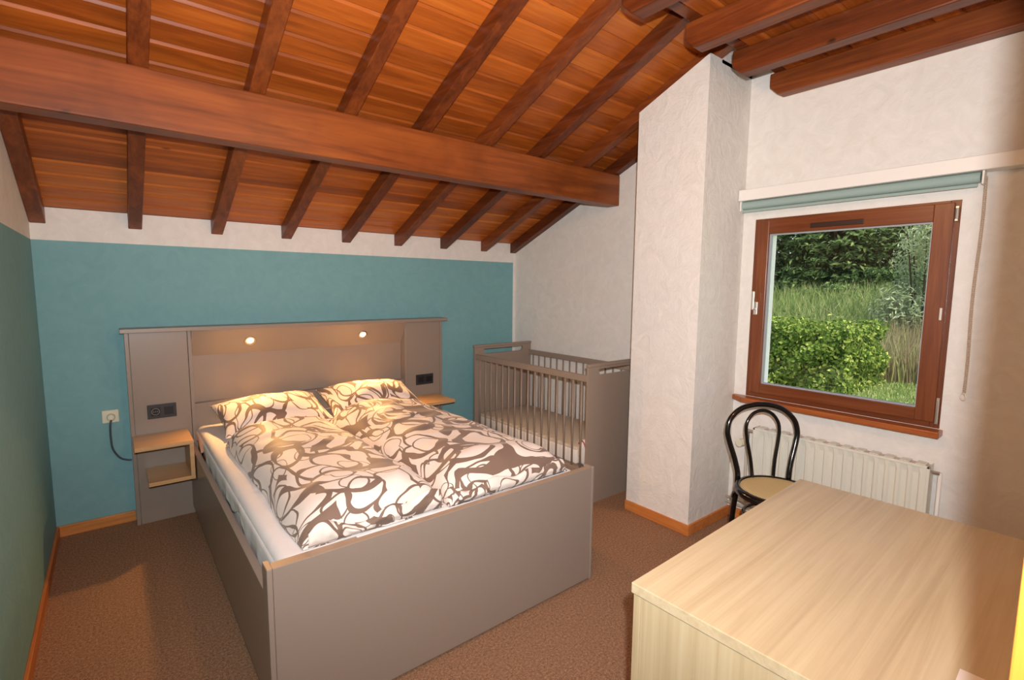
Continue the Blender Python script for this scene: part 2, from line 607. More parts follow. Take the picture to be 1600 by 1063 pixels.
# ceiling: slab above, boards, rafters, joists
ceil = struct('ceiling', prism(bmesh.new(), [(YB + 0.3, zp(YB + 0.3) + 0.022), (YB + 0.3, zp(YB + 0.3) + 0.2), (YT, zp(YT) + 0.2), (HY - 0.2, ZF + 0.45), (HY - 0.2, ZF + 0.022), (YT, ZF + 0.022), (YT, zp(YT) + 0.022)], 0, XL - 0.3, XR + 0.3),
              'roof', 'stained pine board ceiling with exposed rafters')
random.seed(4)
LX = XR - XL
th = math.atan(SL)
# sloped boards (shared mesh, chamfered lower edges)
PW = 0.1085 / math.cos(th)
def plank_mesh(w, length, t=0.02, ch=0.006):
    v = []
    for x in (0, length):
        for (a, b) in ((0.0005, ch), (ch, 0), (w - 0.015, 0), (w - 0.004, 0.009), (w - 0.0005, 0.009), (w - 0.0005, t), (0.0005, t)):
            v.append((x, a, b))
    n = 7
    f = [tuple(range(n - 1, -1, -1)), tuple(range(n, 2 * n))]
    for i in range(n):
        f.append((i, (i + 1) % n, n + (i + 1) % n, n + i))
    return v, f
pk = obj('plank', plank_mesh(PW, LX - 0.002), 'plank', ceil)
y = YB - 0.001
first = True
k = 0
while y - 0.1085 > YT - 0.06:
    o = pk if first else pk.copy()
    if not first:
        C.objects.link(o)
        o.parent = ceil
    first = False
    # local +y runs up the slope (towards the camera)
    o.rotation_euler = (PI - th, 0, 0) if False else (0, 0, 0)
    R = Matrix(((1, 0, 0), (0, -math.cos(th), math.sin(th)), (0, math.sin(th), math.cos(th)))).to_4x4()
    o.matrix_local = Matrix.Translation((XL + 0.001, y, zp(y))) @ R
    y -= 0.1085
    k += 1
# flat boards
pf = obj('plank', plank_mesh(0.11, LX - 0.002), 'plank_flat', ceil)
y = YT - 0.06
first = True
while y - 0.11 > YF:
    o = pf if first else pf.copy()
    if not first:
        C.objects.link(o)
        o.parent = ceil
    first = False
    R = Matrix(((1, 0, 0), (0, -1, 0), (0, 0, 1))).to_4x4()
    o.matrix_local = Matrix.Translation((XL + 0.001, y, ZF)) @ R
    y -= 0.11
struct_dummy = B((XL, HY, ZF + 0.0), (XR, YF + 0.09, ZF + 0.03))
struct('ceiling_hall', struct_dummy, 'plaster', 'white hall ceiling strip above the doorway')
# rafters
rb = prism(bmesh.new(), [(YB - 0.0005 - 0, zr(YB) - 0), (YB - 0.0005, zp(YB) - 0.001), (YT + 0.002, zp(YT) - 0.001), (YT + 0.002, zr(YT))], 0, -0.034, 0.034, 0.004)
raf = None
for x in [-0.296 + 0.4365 * i for i in range(8)] + [3.111]:
    if raf is None:
        raf = obj('rafter', rb, 'rafter', ceil, (x, 0, 0))
    else:
        o = raf.copy()
        C.objects.link(o)
        o.parent = ceil
        o.location = (x, 0, 0)
obj('fascia_board', B((XL + 0.002, YT - 0.06, ZF + 0.001), (XR - 0.002, YT, zp(YT) - 0.002), 0.003), 'rafter', ceil)
# joists with cut ends under the flat boards
jb = prism(bmesh.new(), [(YF + 0.1, 2.62), (1.395, 2.62), (1.442, 2.668), (1.442, ZF - 0.001), (YF + 0.1, ZF - 0.001)], 0, -0.042, 0.042, 0.007)
jo = None
for x in (3.102, 2.668, 2.228, 1.768, 1.33):
    if jo is None:
        jo = obj('joist', jb, 'rafter', ceil, (x, 0, 0))
    else:
        o = jo.copy()
        C.objects.link(o)
        o.parent = ceil
        o.location = (x, 0, 0)
# big cross beam
tag(obj('ceiling_beam', B((XL, 2.592, 2.141), (XR, 2.71, 2.374), 0.008), 'beam'),
    'thick stained wooden cross beam spanning the room under the rafters', 'beam')

# baseboards
BH = 0.066
def skirt(name, lo, hi, mat, label):
    struct(name, B(lo, hi, 0.003), mat, label)
skirt('baseboard_back', (XL, YB - 0.014, 0), (0.044, YB, BH), 'skirting', 'pine skirting board on the teal back wall')
skirt('baseboard_left', (XL, YF, 0), (XL + 0.014, YB - 0.014, BH), 'skirting_y', 'pine skirting board along the left wall')
bm = bmesh.new()
box(bm, (PX - 0.014, PY0 - 0.014, 0), (PX, PY1, BH), 0.003)
box(bm, (PX, PY0 - 0.014, 0), (XR - 0.014, PY0, BH), 0.003)
struct('baseboard_pillar', bm, 'skirting_y', 'wooden skirting board around the chimney pillar')
skirt('baseboard_right', (XR - 0.014, YF, 0), (XR, PY0 - 0.0, BH), 'skirting_y', 'wooden skirting board under the window')

# doorway frame
d = thing('door_1', None, None, (DX1, YF, 0), kind='structure')
d['label'] = 'varnished wooden frame of the open doorway'
W = lambda lo, hi, root: [tuple(a - b for a, b in zip(p, root.location)) for p in (lo, hi)]
def wpart(root, name, lo, hi, mat, bev=0.002, parent=None):
    l, h = W(lo, hi, root)
    return obj(name, B(l, h, bev), mat, parent or root)
wpart(d, 'jamb', (DX1 - 0.02, YF - 0.125, 0), (DX1, YF + 0.002, DZ), 'door_wood')
wpart(d, 'jamb', (DX0, YF - 0.125, 0), (DX0 + 0.02, YF + 0.002, DZ), 'door_wood')
wpart(d, 'door_head', (DX0, YF - 0.125, DZ - 0.02), (DX1, YF + 0.002, DZ), 'door_wood')

# ------------------------------------------------------------------ window
w = thing('window_1', None, None, (XR, 1.03, WZ0), kind='structure')
w['label'] = 'mahogany framed tilt window looking onto the hedge'
GY0, GY1, GZ0, GZ1 = 0.648, 1.425, 0.915, 1.835
FX0, FX1 = XR - 0.012, XR + 0.06
# outer frame
wpart(w, 'frame_stile', (FX0 + 0.012, WY1 - 0.05, WZ0), (FX1, WY1, WZ1), 'window_wood_v')
wpart(w, 'frame_stile', (FX0 + 0.012, WY0, WZ0), (FX1, WY0 + 0.04, WZ1), 'window_wood_v')
wpart(w, 'frame_rail', (FX0 + 0.0125, WY0 + 0.0402, WZ1 - 0.04), (FX1, WY1 - 0.0502, WZ1), 'window_wood')
wpart(w, 'frame_rail', (FX0 + 0.0125, WY0 + 0.0402, WZ0), (FX1, WY1 - 0.0502, WZ0 + 0.035), 'window_wood')
# sash
sash = thing('sash', None, None, (0, 0, 0))
sash.parent = w
def spart(name, lo, hi, mat, bev=0.003):
    l, h = W(lo, hi, w)
    return obj(name, B(l, h, bev), mat, sash)
SX0, SX1 = XR - 0.016, XR + 0.045
spart('stile', (SX0, GY1, WZ0 + 0.03), (SX1, 1.487, WZ1 - 0.012), 'window_wood_v')
spart('stile', (SX0, WY0 + 0.022, WZ0 + 0.03), (SX1, GY0, WZ1 - 0.012), 'window_wood_v')
spart('rail', (SX0, GY0, GZ1), (SX1, GY1, WZ1 - 0.012), 'window_wood')
spart('rail', (SX0, GY0, WZ0 + 0.03), (SX1, GY1, GZ0), 'window_wood')
for lo, hi in (((XR + 0.004, GY1 - 0.007, GZ0), (XR + 0.03, GY1, GZ1)), ((XR + 0.004, GY0, GZ0), (XR + 0.03, GY0 + 0.007, GZ1)),
               ((XR + 0.004, GY0 + 0.007, GZ0), (XR + 0.03, GY1 - 0.007, GZ0 + 0.007)), ((XR + 0.004, GY0 + 0.007, GZ1 - 0.007), (XR + 0.03, GY1 - 0.007, GZ1))):
    spart('gasket', lo, hi, 'gasket', 0.0)
spart('pane', (XR + 0.016, GY0 + 0.007, GZ0 + 0.007), (XR + 0.020, GY1 - 0.007, GZ1 - 0.007), 'glass', 0.0)
v = wpart(w, 'ventilation_slot', (SX0 - 0.006, 0.935, 1.852), (SX0, 1.195, 1.878), 'vent', 0.002)
v['label'] = 'dark ventilation slot in the top rail'
bm = B((SX0 - 0.012 - XR, 1.462 - 1.03, 1.345 - WZ0), (SX0 - XR, 1.486 - 1.03, 1.425 - WZ0), 0.003)
hd = obj('handle', bm, 'handle', w)
hd['label'] = 'pale metal window handle'
obj('lever', B((SX0 - 0.045 - XR, 1.47 - 1.03, 1.375 - WZ0), (SX0 - 0.012 - XR, 1.484 - 1.03, 1.39 - WZ0), 0.003), 'handle', hd)
obj('lever', B((SX0 - 0.047 - XR, 1.468 - 1.03, 1.378 - WZ0), (SX0 - 0.033 - XR, 1.486 - 1.03, 1.49 - WZ0), 0.004), 'handle', hd)
for z0, z1 in ((1.83, 1.9), (0.85, 0.98)):
    hg = wpart(w, 'hinge', (SX0 - 0.004, WY0 + 0.006, z0), (SX0 + 0.002, WY0 + 0.018, z1), 'chrome', 0.001)
    bm = bmesh.new()
    tube(bm, [(SX0 - 0.006 - XR, WY0 + 0.012 - 1.03, z0 + 0.01 - WZ0), (SX0 - 0.006 - XR, WY0 + 0.012 - 1.03, z1 - 0.01 - WZ0)], 0.006, 8)
    obj('pin', bm, 'chrome', hg)
hg = wpart(w, 'latch_plate', (SX0 - 0.003, WY0 + 0.03, 1.36), (SX0 + 0.002, WY0 + 0.04, 1.42), 'handle', 0.001)
# sill board
bm = prism(bmesh.new(), [(XR + 0.0, 0.535), (XR - 0.085, 0.535), (XR - 0.085, 1.50), (XR - 0.03, 1.588), (XR + 0.0, 1.588)], 2, 0.792, 0.824, 0.004)
so = obj('trim_1', bm, 'sill')
so['kind'] = 'structure'
so['label'] = 'varnished wooden window sill board'
# white pelmet board
po = obj('trim_2', B((XR - 0.09, 0.045, 2.04), (XR, 1.588, 2.106), 0.004), 'white_paint')
po['kind'] = 'structure'
po['label'] = 'white pelmet board above the window'
# roller blind under the pelmet
rbld = thing('roller_blind', 'rolled-up grey-green roller blind with bead chain under the white pelmet', 'blind', (XR - 0.05, 1.03, 2.0))
bm = bmesh.new()
tube(bm, [(0, 0.485 - 1.03, 0.014), (0, 1.575 - 1.03, 0.014)], 0.024, 20)
obj('fabric_roll', bm, 'blind', rbld, smooth=False)
for yy in (0.474, 1.578):
    obj('bracket', B((-0.028, yy - 0.004 - 1.03, -0.02), (0.03, yy + 0.004 - 1.03, 0.039), 0.002), 'white_paint', rbld)
bm = bmesh.new()
box(bm, (-0.02, 0.49 - 1.03, -0.03), (-0.012, 1.57 - 1.03, -0.014), 0.003)
obj('bottom_bar', bm, 'blind', rbld)
bm = bmesh.new()
zz = 0.01
i = 0
while zz > -0.97:
    for s in (-1, 1):
        bmesh.ops.create_icosphere(bm, subdivisions=1, radius=0.0038, matrix=Matrix.Translation((-0.012 + 0.004 * s, 0.4655 - 1.03 + 0.003 * math.sin(zz * 9) + 0.004 * s, zz)))
    zz -= 0.0085
ch = obj('bead_chain', bm, 'bead', rbld)
ch['label'] = 'hanging bead chain'
bm = bmesh.new()
tube(bm, [(-0.012 + 0.012 * math.cos(a * PI / 6), 0.4655 - 1.03 + 0.011 * math.cos(a * PI / 6), -0.99 + 0.016 * math.sin(a * PI / 6)) for a in range(12)], 0.003, 6, True)
obj('chain_weight', bm, 'white_paint', rbld)

# ------------------------------------------------------------------ radiator
rd = thing('radiator', 'cream panel radiator mounted under the window', 'radiator', (XR - 0.06, 0.975, 0.15))
RX, RY0, RY1, RZ0, RZ1 = XR - 0.105, 0.55, 1.405, 0.15, 0.655
lx = lambda x: x - (XR - 0.06)
ly = lambda y_: y_ - 0.975
lz = lambda z: z - 0.15
bm = bmesh.new()
prof = []
n = 17
yy = RY0 + 0.03
prof.append((RY0 + 0.012, 0.0))
step = (RY1 - RY0 - 0.06) / n
for i in range(n):
    a = RY0 + 0.03 + i * step
    prof += [(a + step * 0.12, 0.0), (a + step * 0.28, 0.008), (a + step * 0.72, 0.008), (a + step * 0.88, 0.0)]
prof.append((RY1 - 0.012, 0.0))
za, zb, zc, zd = RZ0 + 0.01, RZ0 + 0.035, RZ1 - 0.045, RZ1 - 0.01
cols = []
for (yv, dx) in prof:
    cols.append([bm.verts.new((lx(RX + (dx if 0 < j < 3 else 0)), ly(yv), lz(zv))) for j, zv in enumerate((za, zb, zc, zd))])
for a, b in zip(cols, cols[1:]):
    for j in range(3):
        bm.faces.new((a[j], a[j + 1], b[j + 1], b[j]))
obj('front_panel', bm, 'radiator', rd)
bm = bmesh.new()
box(bm, (lx(RX - 0.003), ly(RY0), lz(RZ0)), (lx(RX + 0.012), ly(RY0 + 0.014), lz(RZ1)), 0.003)
box(bm, (lx(RX - 0.003), ly(RY1 - 0.014), lz(RZ0)), (lx(RX + 0.012), ly(RY1), lz(RZ1)), 0.003)
box(bm, (lx(RX - 0.003), ly(RY0), lz(RZ1 - 0.014)), (lx(RX + 0.012), ly(RY1), lz(RZ1)), 0.003)
box(bm, (lx(RX - 0.003), ly(RY0), lz(RZ0)), (lx(RX + 0.012), ly(RY1), lz(RZ0 + 0.014)), 0.003)
obj('panel_rim', bm, 'radiator', rd)
wpart(rd, 'side_cover', (RX + 0.012, RY0 + 0.002, RZ0 + 0.01), (XR - 0.02, RY0 + 0.006, RZ1), 'radiator', 0)
wpart(rd, 'side_cover', (RX + 0.012, RY1 - 0.006, RZ0 + 0.01), (XR - 0.02, RY1 - 0.002, RZ1), 'radiator', 0)
wpart(rd, 'back_panel', (XR - 0.034, RY0 + 0.006, RZ0 + 0.01), (XR - 0.02, RY1 - 0.006, RZ1 - 0.01), 'radiator', 0.002)
gr = wpart(rd, 'top_grille', (RX + 0.012, RY0 + 0.006, RZ1 - 0.012), (XR - 0.034, RY1 - 0.006, RZ1 - 0.006), 'grille', 0.0)
for i in range(13):
    yv = RY0 + 0.04 + i * (RY1 - RY0 - 0.08) / 12
    wpart(rd, 'grille_bar', (RX + 0.012, yv - 0.02, RZ1 - 0.006), (XR - 0.034, yv + 0.02, RZ1 + 0.002), 'radiator', 0.001, gr)
for yv in (RY0 + 0.12, RY1 - 0.12):
    wpart(rd, 'wall_bracket', (XR - 0.02, yv - 0.015, 0.25), (XR - 0.001, yv + 0.015, 0.6), 'radiator', 0.001)
vl = obj('valve', tube(bmesh.new(), [(lx(XR - 0.06), ly(RY1), lz(0.615)), (lx(XR - 0.06), ly(RY1 + 0.07), lz(0.615))], 0.011, 10), 'chrome', rd)
obj('valve_body', tube(bmesh.new(), [(lx(XR - 0.06), ly(RY1 + 0.055), lz(0.53)), (lx(XR - 0.06), ly(RY1 + 0.055), lz(0.625))], 0.013, 10), 'chrome', vl)
obj('knob', tube(bmesh.new(), [(lx(XR - 0.06 - 0.012), ly(RY1 + 0.055), lz(0.545)), (lx(XR - 0.06 - 0.04), ly(RY1 + 0.062), lz(0.545)), (lx(XR - 0.06 - 0.075), ly(RY1 + 0.07), lz(0.545))], [0.016, 0.024, 0.024], 18), 'cream_plastic', vl)
obj('bleed_valve', tube(bmesh.new(), [(lx(XR - 0.06), ly(RY0), lz(0.62)), (lx(XR - 0.06), ly(RY0 - 0.03), lz(0.62))], 0.009, 10), 'chrome', rd)
obj('pipe', tube(bmesh.new(), catmull([(lx(XR - 0.06), ly(RY1 + 0.055), lz(0.53)), (lx(XR - 0.055), ly(RY1 + 0.055), lz(0.3)), (lx(XR - 0.045), ly(RY1 + 0.055), lz(0.18)), (lx(XR - 0.035), ly(RY1 + 0.04), lz(0.13)), (lx(XR - 0.035), ly(RY1 - 0.1), lz(0.13))], 5), 0.009, 8), 'pipe', rd, smooth=True)
for zv in (0.10, 0.135):
    obj('pipe', tube(bmesh.new(), [(lx(XR - 0.035), ly(PY0 - 0.002), lz(zv)), (lx(XR - 0.035), ly(0.6), lz(zv))], 0.009, 8), 'pipe', rd, smooth=True)
obj('pipe', tube(bmesh.new(), [(lx(XR - 0.05), ly(RY0 - 0.03), lz(0.62)), (lx(XR - 0.05), ly(RY0 - 0.03), lz(0.12))], 0.009, 8), 'white_paint', rd, smooth=True)

# ------------------------------------------------------------------ headboard
hb = thing('headboard', 'wide taupe headboard with lit niche and top shelf on the teal wall', 'headboard', (1.135, 3.80, 0))
HYF = 3.77
def hpart(name, lo, hi, mat='taupe', bev=0.002, parent=None):
    return wpart(hb, name, lo, hi, mat, bev, parent)
hpart('top_shelf', (0.026, 3.732, 1.206), (2.278, YB - 0.001, 1.231))
sp = []
for a, b in ((0.046, 0.386), (1.883, 2.238)):
    s_ = hpart('side_panel', (a + 0.022, HYF, 0.0), (b - 0.022, HYF + 0.02, 1.205))
    hpart('panel_edge', (a, HYF - 0.004, 0.0), (a + 0.0205, YB - 0.001, 1.205), 'taupe', 0.002, s_)
    hpart('panel_edge', (b - 0.0205, HYF - 0.004, 0.0), (b, YB - 0.001, 1.205), 'taupe', 0.002, s_)
    sp.append(s_)
hpart('niche_back', (0.3865, 3.845, 0.71), (1.8825, 3.86, 1.205))
lp = hpart('lower_panel', (0.3865, 3.79, 0.0), (1.8825, 3.86, 0.722))
# sloped soffit with two spots
bm = prism(bmesh.new(), [(3.738, 1.2055), (3.846, 1.030), (3.860, 1.030), (3.860, 1.2055)], 0, 0.3865, 1.8825)
for v_ in bm.verts:
    v_.co -= hb.location
sf = obj('soffit', bm, 'taupe', hb)
sn = Vector((0, -(1.2055 - 1.030), -(3.846 - 3.738))).normalized()       # outward normal of the soffit
SPOTS = []
for xs in (0.731, 1.534):
    c = Vector((xs, 3.792, 1.118)) - hb.location
    q = sn.to_track_quat('Z', 'Y').to_matrix().to_4x4()
    bm = bmesh.new()
    lathe(bm, [(0.024, -0.006), (0.036, -0.006), (0.037, 0.003), (0.034, 0.005), (0.026, 0.004)], 24, cap=False)
    bmesh.ops.transform(bm, matrix=Matrix.Translation(c) @ q, verts=bm.verts)
    ring = obj('spot_light', bm, 'pin', hb, smooth=True)
    ring['label'] = 'lit recessed spot light'
    bm = bmesh.new()
    lathe(bm, [(0.0255, -0.002), (0.018, 0.004), (0.004, 0.006)], 20)
    bmesh.ops.transform(bm, matrix=Matrix.Translation(c) @ q, verts=bm.verts)
    obj('lens', bm, 'spot_glow', ring, smooth=True)
    SPOTS.append(c + hb.location + sn * 0.012)
for x_ in SPOTS:
    sd = bpy.data.lights.new('headboard_spot', 'SPOT')
    sd.energy = SPOT
    sd.color = (1.0, 0.50, 0.16)
    sd.spot_size = math.radians(124)
    sd.spot_blend = 0.8
    sd.shadow_soft_size = 0.02
    so_ = bpy.data.objects.new('headboard_spot', sd)
    C.objects.link(so_)
    so_.location = x_
    so_.rotation_euler = Vector((0, -0.72, -0.69)).to_track_quat('-Z', 'Y').to_euler()
# black socket plates
for i_, (a, b) in enumerate(((0.134, 0.284), (1.982, 2.146))):
    pl = hpart('socket_plate', (a, HYF - 0.009, 0.664), (b, HYF, 0.752), 'black_plastic', 0.002)
    pl['label'] = 'black double socket and switch plate'
    m_ = (a + b) / 2
    q1 = hpart('socket_insert', (a + 0.018, HYF - 0.011, 0.682), (m_ - 0.010, HYF - 0.008, 0.734), 'black_dark', 0.001, pl)
    hpart('rocker_switch', (m_ + 0.012, HYF - 0.013, 0.684), (b - 0.016, HYF - 0.008, 0.732), 'black_dark', 0.0015, pl)
    cx_ = (a + 0.018 + m_ - 0.010) / 2
    bm = bmesh.new()
    for dx_ in (-0.010, 0, 0.010):
        lathe(bm, [(0.0025, 0), (0.0025, 0.0012)], 8, (cx_ + dx_ - hb.location.x, HYF - 0.0125 - hb.location.y, 0.708), 'Y')
    lathe(bm, [(0.019, 0.0), (0.021, 0.0), (0.021, 0.002), (0.019, 0.002)], 20, (cx_ - hb.location.x, HYF - 0.0118 - hb.location.y, 0.708), 'Y', False)
    obj('contacts', bm, 'pin' if i_ == 0 else 'black_plastic', pl)

# bedside shelves
def bedside(name, label, x0, x1, mirror):
    r = thing(name, label, 'shelf', ((x0 + x1) / 2, HYF, 0.34), 0, 'oak bedside shelves')
    yb_, yf_ = HYF - 0.005, 3.46
    wpart(r, 'top_board', (x0, yf_, 0.548), (x1, yb_, 0.571), 'oak', 0.0015)
    xi = x1 if not mirror else x0
    s_ = -1 if not mirror else 1
    a, b = sorted((xi, xi + s_ * 0.022))
    wpart(r, 'upright', (a, yf_, 0.355), (b, yb_, 0.548), 'oak', 0.0015)
    lo_, hi_ = (x0 + 0.055, x1) if not mirror else (x0, x1 - 0.055)
    wpart(r, 'lower_board', (lo_, yf_, 0.333), (hi_, yb_, 0.355), 'oak', 0.0015)
bedside('bedside_shelf', 'oak box shelf on the headboard below the socket, beside the bare side of the bed', 0.052, 0.337, False)
bedside('bedside_shelf', 'oak bedside shelf on the headboard end nearer the cot', 1.90, 2.18, True)

# wall socket with plug and cable
ws = thing('wall_socket', 'cream wall socket with plug on the teal wall left of the headboard', 'socket', (-0.045, YB, 0.69))
obj('cover_plate', B((-0.041, -0.010, -0.039), (0.041, 0.0, 0.039), 0.004), 'cream_plastic', ws)
obj('plug', lathe(bmesh.new(), [(0.021, -0.012), (0.021, -0.030), (0.017, -0.042), (0.010, -0.045)], 24, (0.002, 0, -0.002), 'Y'), 'cream_plastic', ws)
bm = bmesh.new()
tube(bm, catmull([(0.002, -0.040, -0.015), (-0.004, -0.045, -0.05), (-0.006, -0.038, -0.12), (0.0, -0.03, -0.20), (0.03, -0.022, -0.262), (0.065, -0.018, -0.285), (0.088, -0.018, -0.290)], 8), 0.0055, 8)
cb = obj('power_cable', bm, 'cable', ws, smooth=True)
cb['label'] = 'grey power cable running to the headboard'

# ------------------------------------------------------------------ bed
BX0, BX1, BYF, BZF = 0.332, 1.862, 1.640, 0.602
bed = thing('double_bed', 'taupe laminate double bed frame with tall footboard', 'bed', (1.1, 2.7, 0))
def bpart(name, lo, hi, mat='taupe', bev=0.002, parent=None):
    return wpart(bed, name, lo, hi, mat, bev, parent)
fb = bpart('footboard', (BX0 + 0.018, BYF, 0.012), (BX1 - 0.022, BYF + 0.028, BZF), 'taupe', 0.002)
e_ = bpart('edge_band', (BX0 + 0.018, BYF + 0.001, BZF - 0.001), (BX1 - 0.022, BYF + 0.028, BZF + 0.0012), 'taupe_edge', 0.0, fb)
bpart('cleat', (BX0 + 0.019, BYF + 0.0285, 0.40), (0.64, BYF + 0.046, BZF - 0.001), 'taupe_edge', 0.001, fb)
bpart('corner_post', (BX0, BYF - 0.001, 0.0), (BX0 + 0.0175, BYF + 0.062, BZF + 0.001), 'taupe_edge' if False else 'taupe', 0.003)
bpart('post_cap', (BX0 + 0.001, BYF, BZF + 0.0005), (BX0 + 0.017, BYF + 0.061, BZF + 0.0025), 'taupe_edge', 0.0005)
bpart('corner_post', (BX1 - 0.0215, BYF - 0.001, 0.0), (BX1, BYF + 0.062, BZF + 0.001), 'taupe', 0.008)
bpart('side_rail', (BX0 + 0.012, BYF + 0.063, 0.05), (BX0 + 0.040, 3.788, 0.475))
bpart('side_rail', (BX1 - 0.040, BYF + 0.063, 0.05), (BX1 - 0.012, 3.788, 0.475))
bpart('slatted_base', (BX0 + 0.041, BYF + 0.063, 0.27), (BX1 - 0.041, 3.785, 0.31), 'oak')
for xx, yy in ((0.42, 3.6), (1.75, 3.6), (1.1, 2.7)):
    bpart('leg', (xx - 0.03, yy - 0.03, 0.0), (xx + 0.03, yy + 0.03, 0.27))

# mattress with sheet
MX0, MX1, MY0, MY1, MZ = 0.388, 1.800, 1.705, 3.782, 0.578
mt = thing('mattress', 'white sheet-covered mattress in the double bed', 'mattress', (1.1, 2.7, 0.311))
obj('mattress_body', B(tuple(np.array((MX0, MY0, 0.311)) - np.array(mt.location)), tuple(np.array((MX1, MY1, MZ)) - np.array(mt.location)), 0.035, 4), 'sheet', mt, smooth=True)
# sheet hem hanging over the left side, wavy lower edge
def hem(x, sgn):
    vs, fs = [], []
    n, rws = 90, 8
    for i in range(n + 1):
        yv = MY0 + 0.05 + (MY1 - MY0 - 0.06) * i / n
        low = 0.485 - 0.10 * (0.5 + 0.5 * math.sin(i * 0.13 + 0.6)) - 0.03 * math.sin(i * 0.41)
        low = max(low, 0.33)
        for j in range(rws + 1):
            t = j / rws
            z = 0.545 + (low - 0.545) * t
            wv = 0.006 + 0.006 * t * math.sin(i * 0.55 + 2 * math.sin(i * 0.1)) + 0.003 * t * math.sin(i * 1.3)
            vs.append((x + sgn * (max(wv * 0.7, 0.001) * min(1, 4 * t) - 0.003 * (t == 0)) - mt.location.x, yv - mt.location.y, z - mt.location.z))
    for i in range(n):
        for j in range(rws):
            a = i * (rws + 1) + j
            fs.append((a, a + 1, a + rws + 2, a + rws + 1))
    o = obj('sheet_hem', (vs, fs), 'sheet', mt, smooth=True)
    m_ = o.modifiers.new('solid', 'SOLIDIFY')
    m_.thickness = 0.002
hem(MX0 - 0.001, -1)

# soft goods -----------------------------------------------------
def soft(name, mat, w, h, topf, botf, nx, ny, outline, parent=None, loc=(0, 0, 0), rot=(0, 0, 0), uvo=(0, 0)):
    """closed cushion-like surface; topf/botf(s,t)->z with s,t in -1..1; outline(s,t)->(x,y)."""
    vs, uv, fs = [], [], []
    sv = [math.sin(PI / 2 * (2 * i / nx - 1)) for i in range(nx + 1)]
    tv = [math.sin(PI / 2 * (2 * j / ny - 1)) for j in range(ny + 1)]
    for side in (0, 1):
        for i, s in enumerate(sv):
            for j, t in enumerate(tv):
                x, y_ = outline(s, t)
                z = topf(s, t) if side == 0 else botf(s, t)
                if side == 1 and (i in (0, nx) or j in (0, ny)):
                    z = topf(s, t)
                vs.append((x, y_, z))
                uv.append(((2 * i / nx - 1) * w * 0.5 * 1.08 + uvo[0], (2 * j / ny - 1) * h * 0.5 * 1.05 + uvo[1]))
    N = (nx + 1) * (ny + 1)
    for i in range(nx):
        for j in range(ny):
            a = i * (ny + 1) + j
            q = (a, a + ny + 1, a + ny + 2, a + 1)
            fs.append(q)
            fs.append(tuple(N + k for k in reversed(q)))
    me = bpy.data.meshes.new(name)
    me.from_pydata(vs, [], fs)
    ul = me.uv_layers.new(name='UVMap')
    li = np.zeros(len(me.loops), dtype=np.int32)
    me.loops.foreach_get('vertex_index', li)
    ul.data.foreach_set('uv', np.array(uv)[li].ravel())
    bm = bmesh.new()
    bm.from_mesh(me)
    bmesh.ops.remove_doubles(bm, verts=bm.verts, dist=1e-5)
    bmesh.ops.recalc_face_normals(bm, faces=bm.faces)
    bm.to_mesh(me)
    bm.free()
    me.polygons.foreach_set('use_smooth', [True] * len(me.polygons))
    me.materials.append(MAT[mat])
    o = bpy.data.objects.new(name, me)
    o.location = loc
    o.rotation_euler = rot
    C.objects.link(o)
    if parent:
        o.parent = parent
    return o

def N3(x, y_, z):
    return noise.noise(Vector((x, y_, z)))

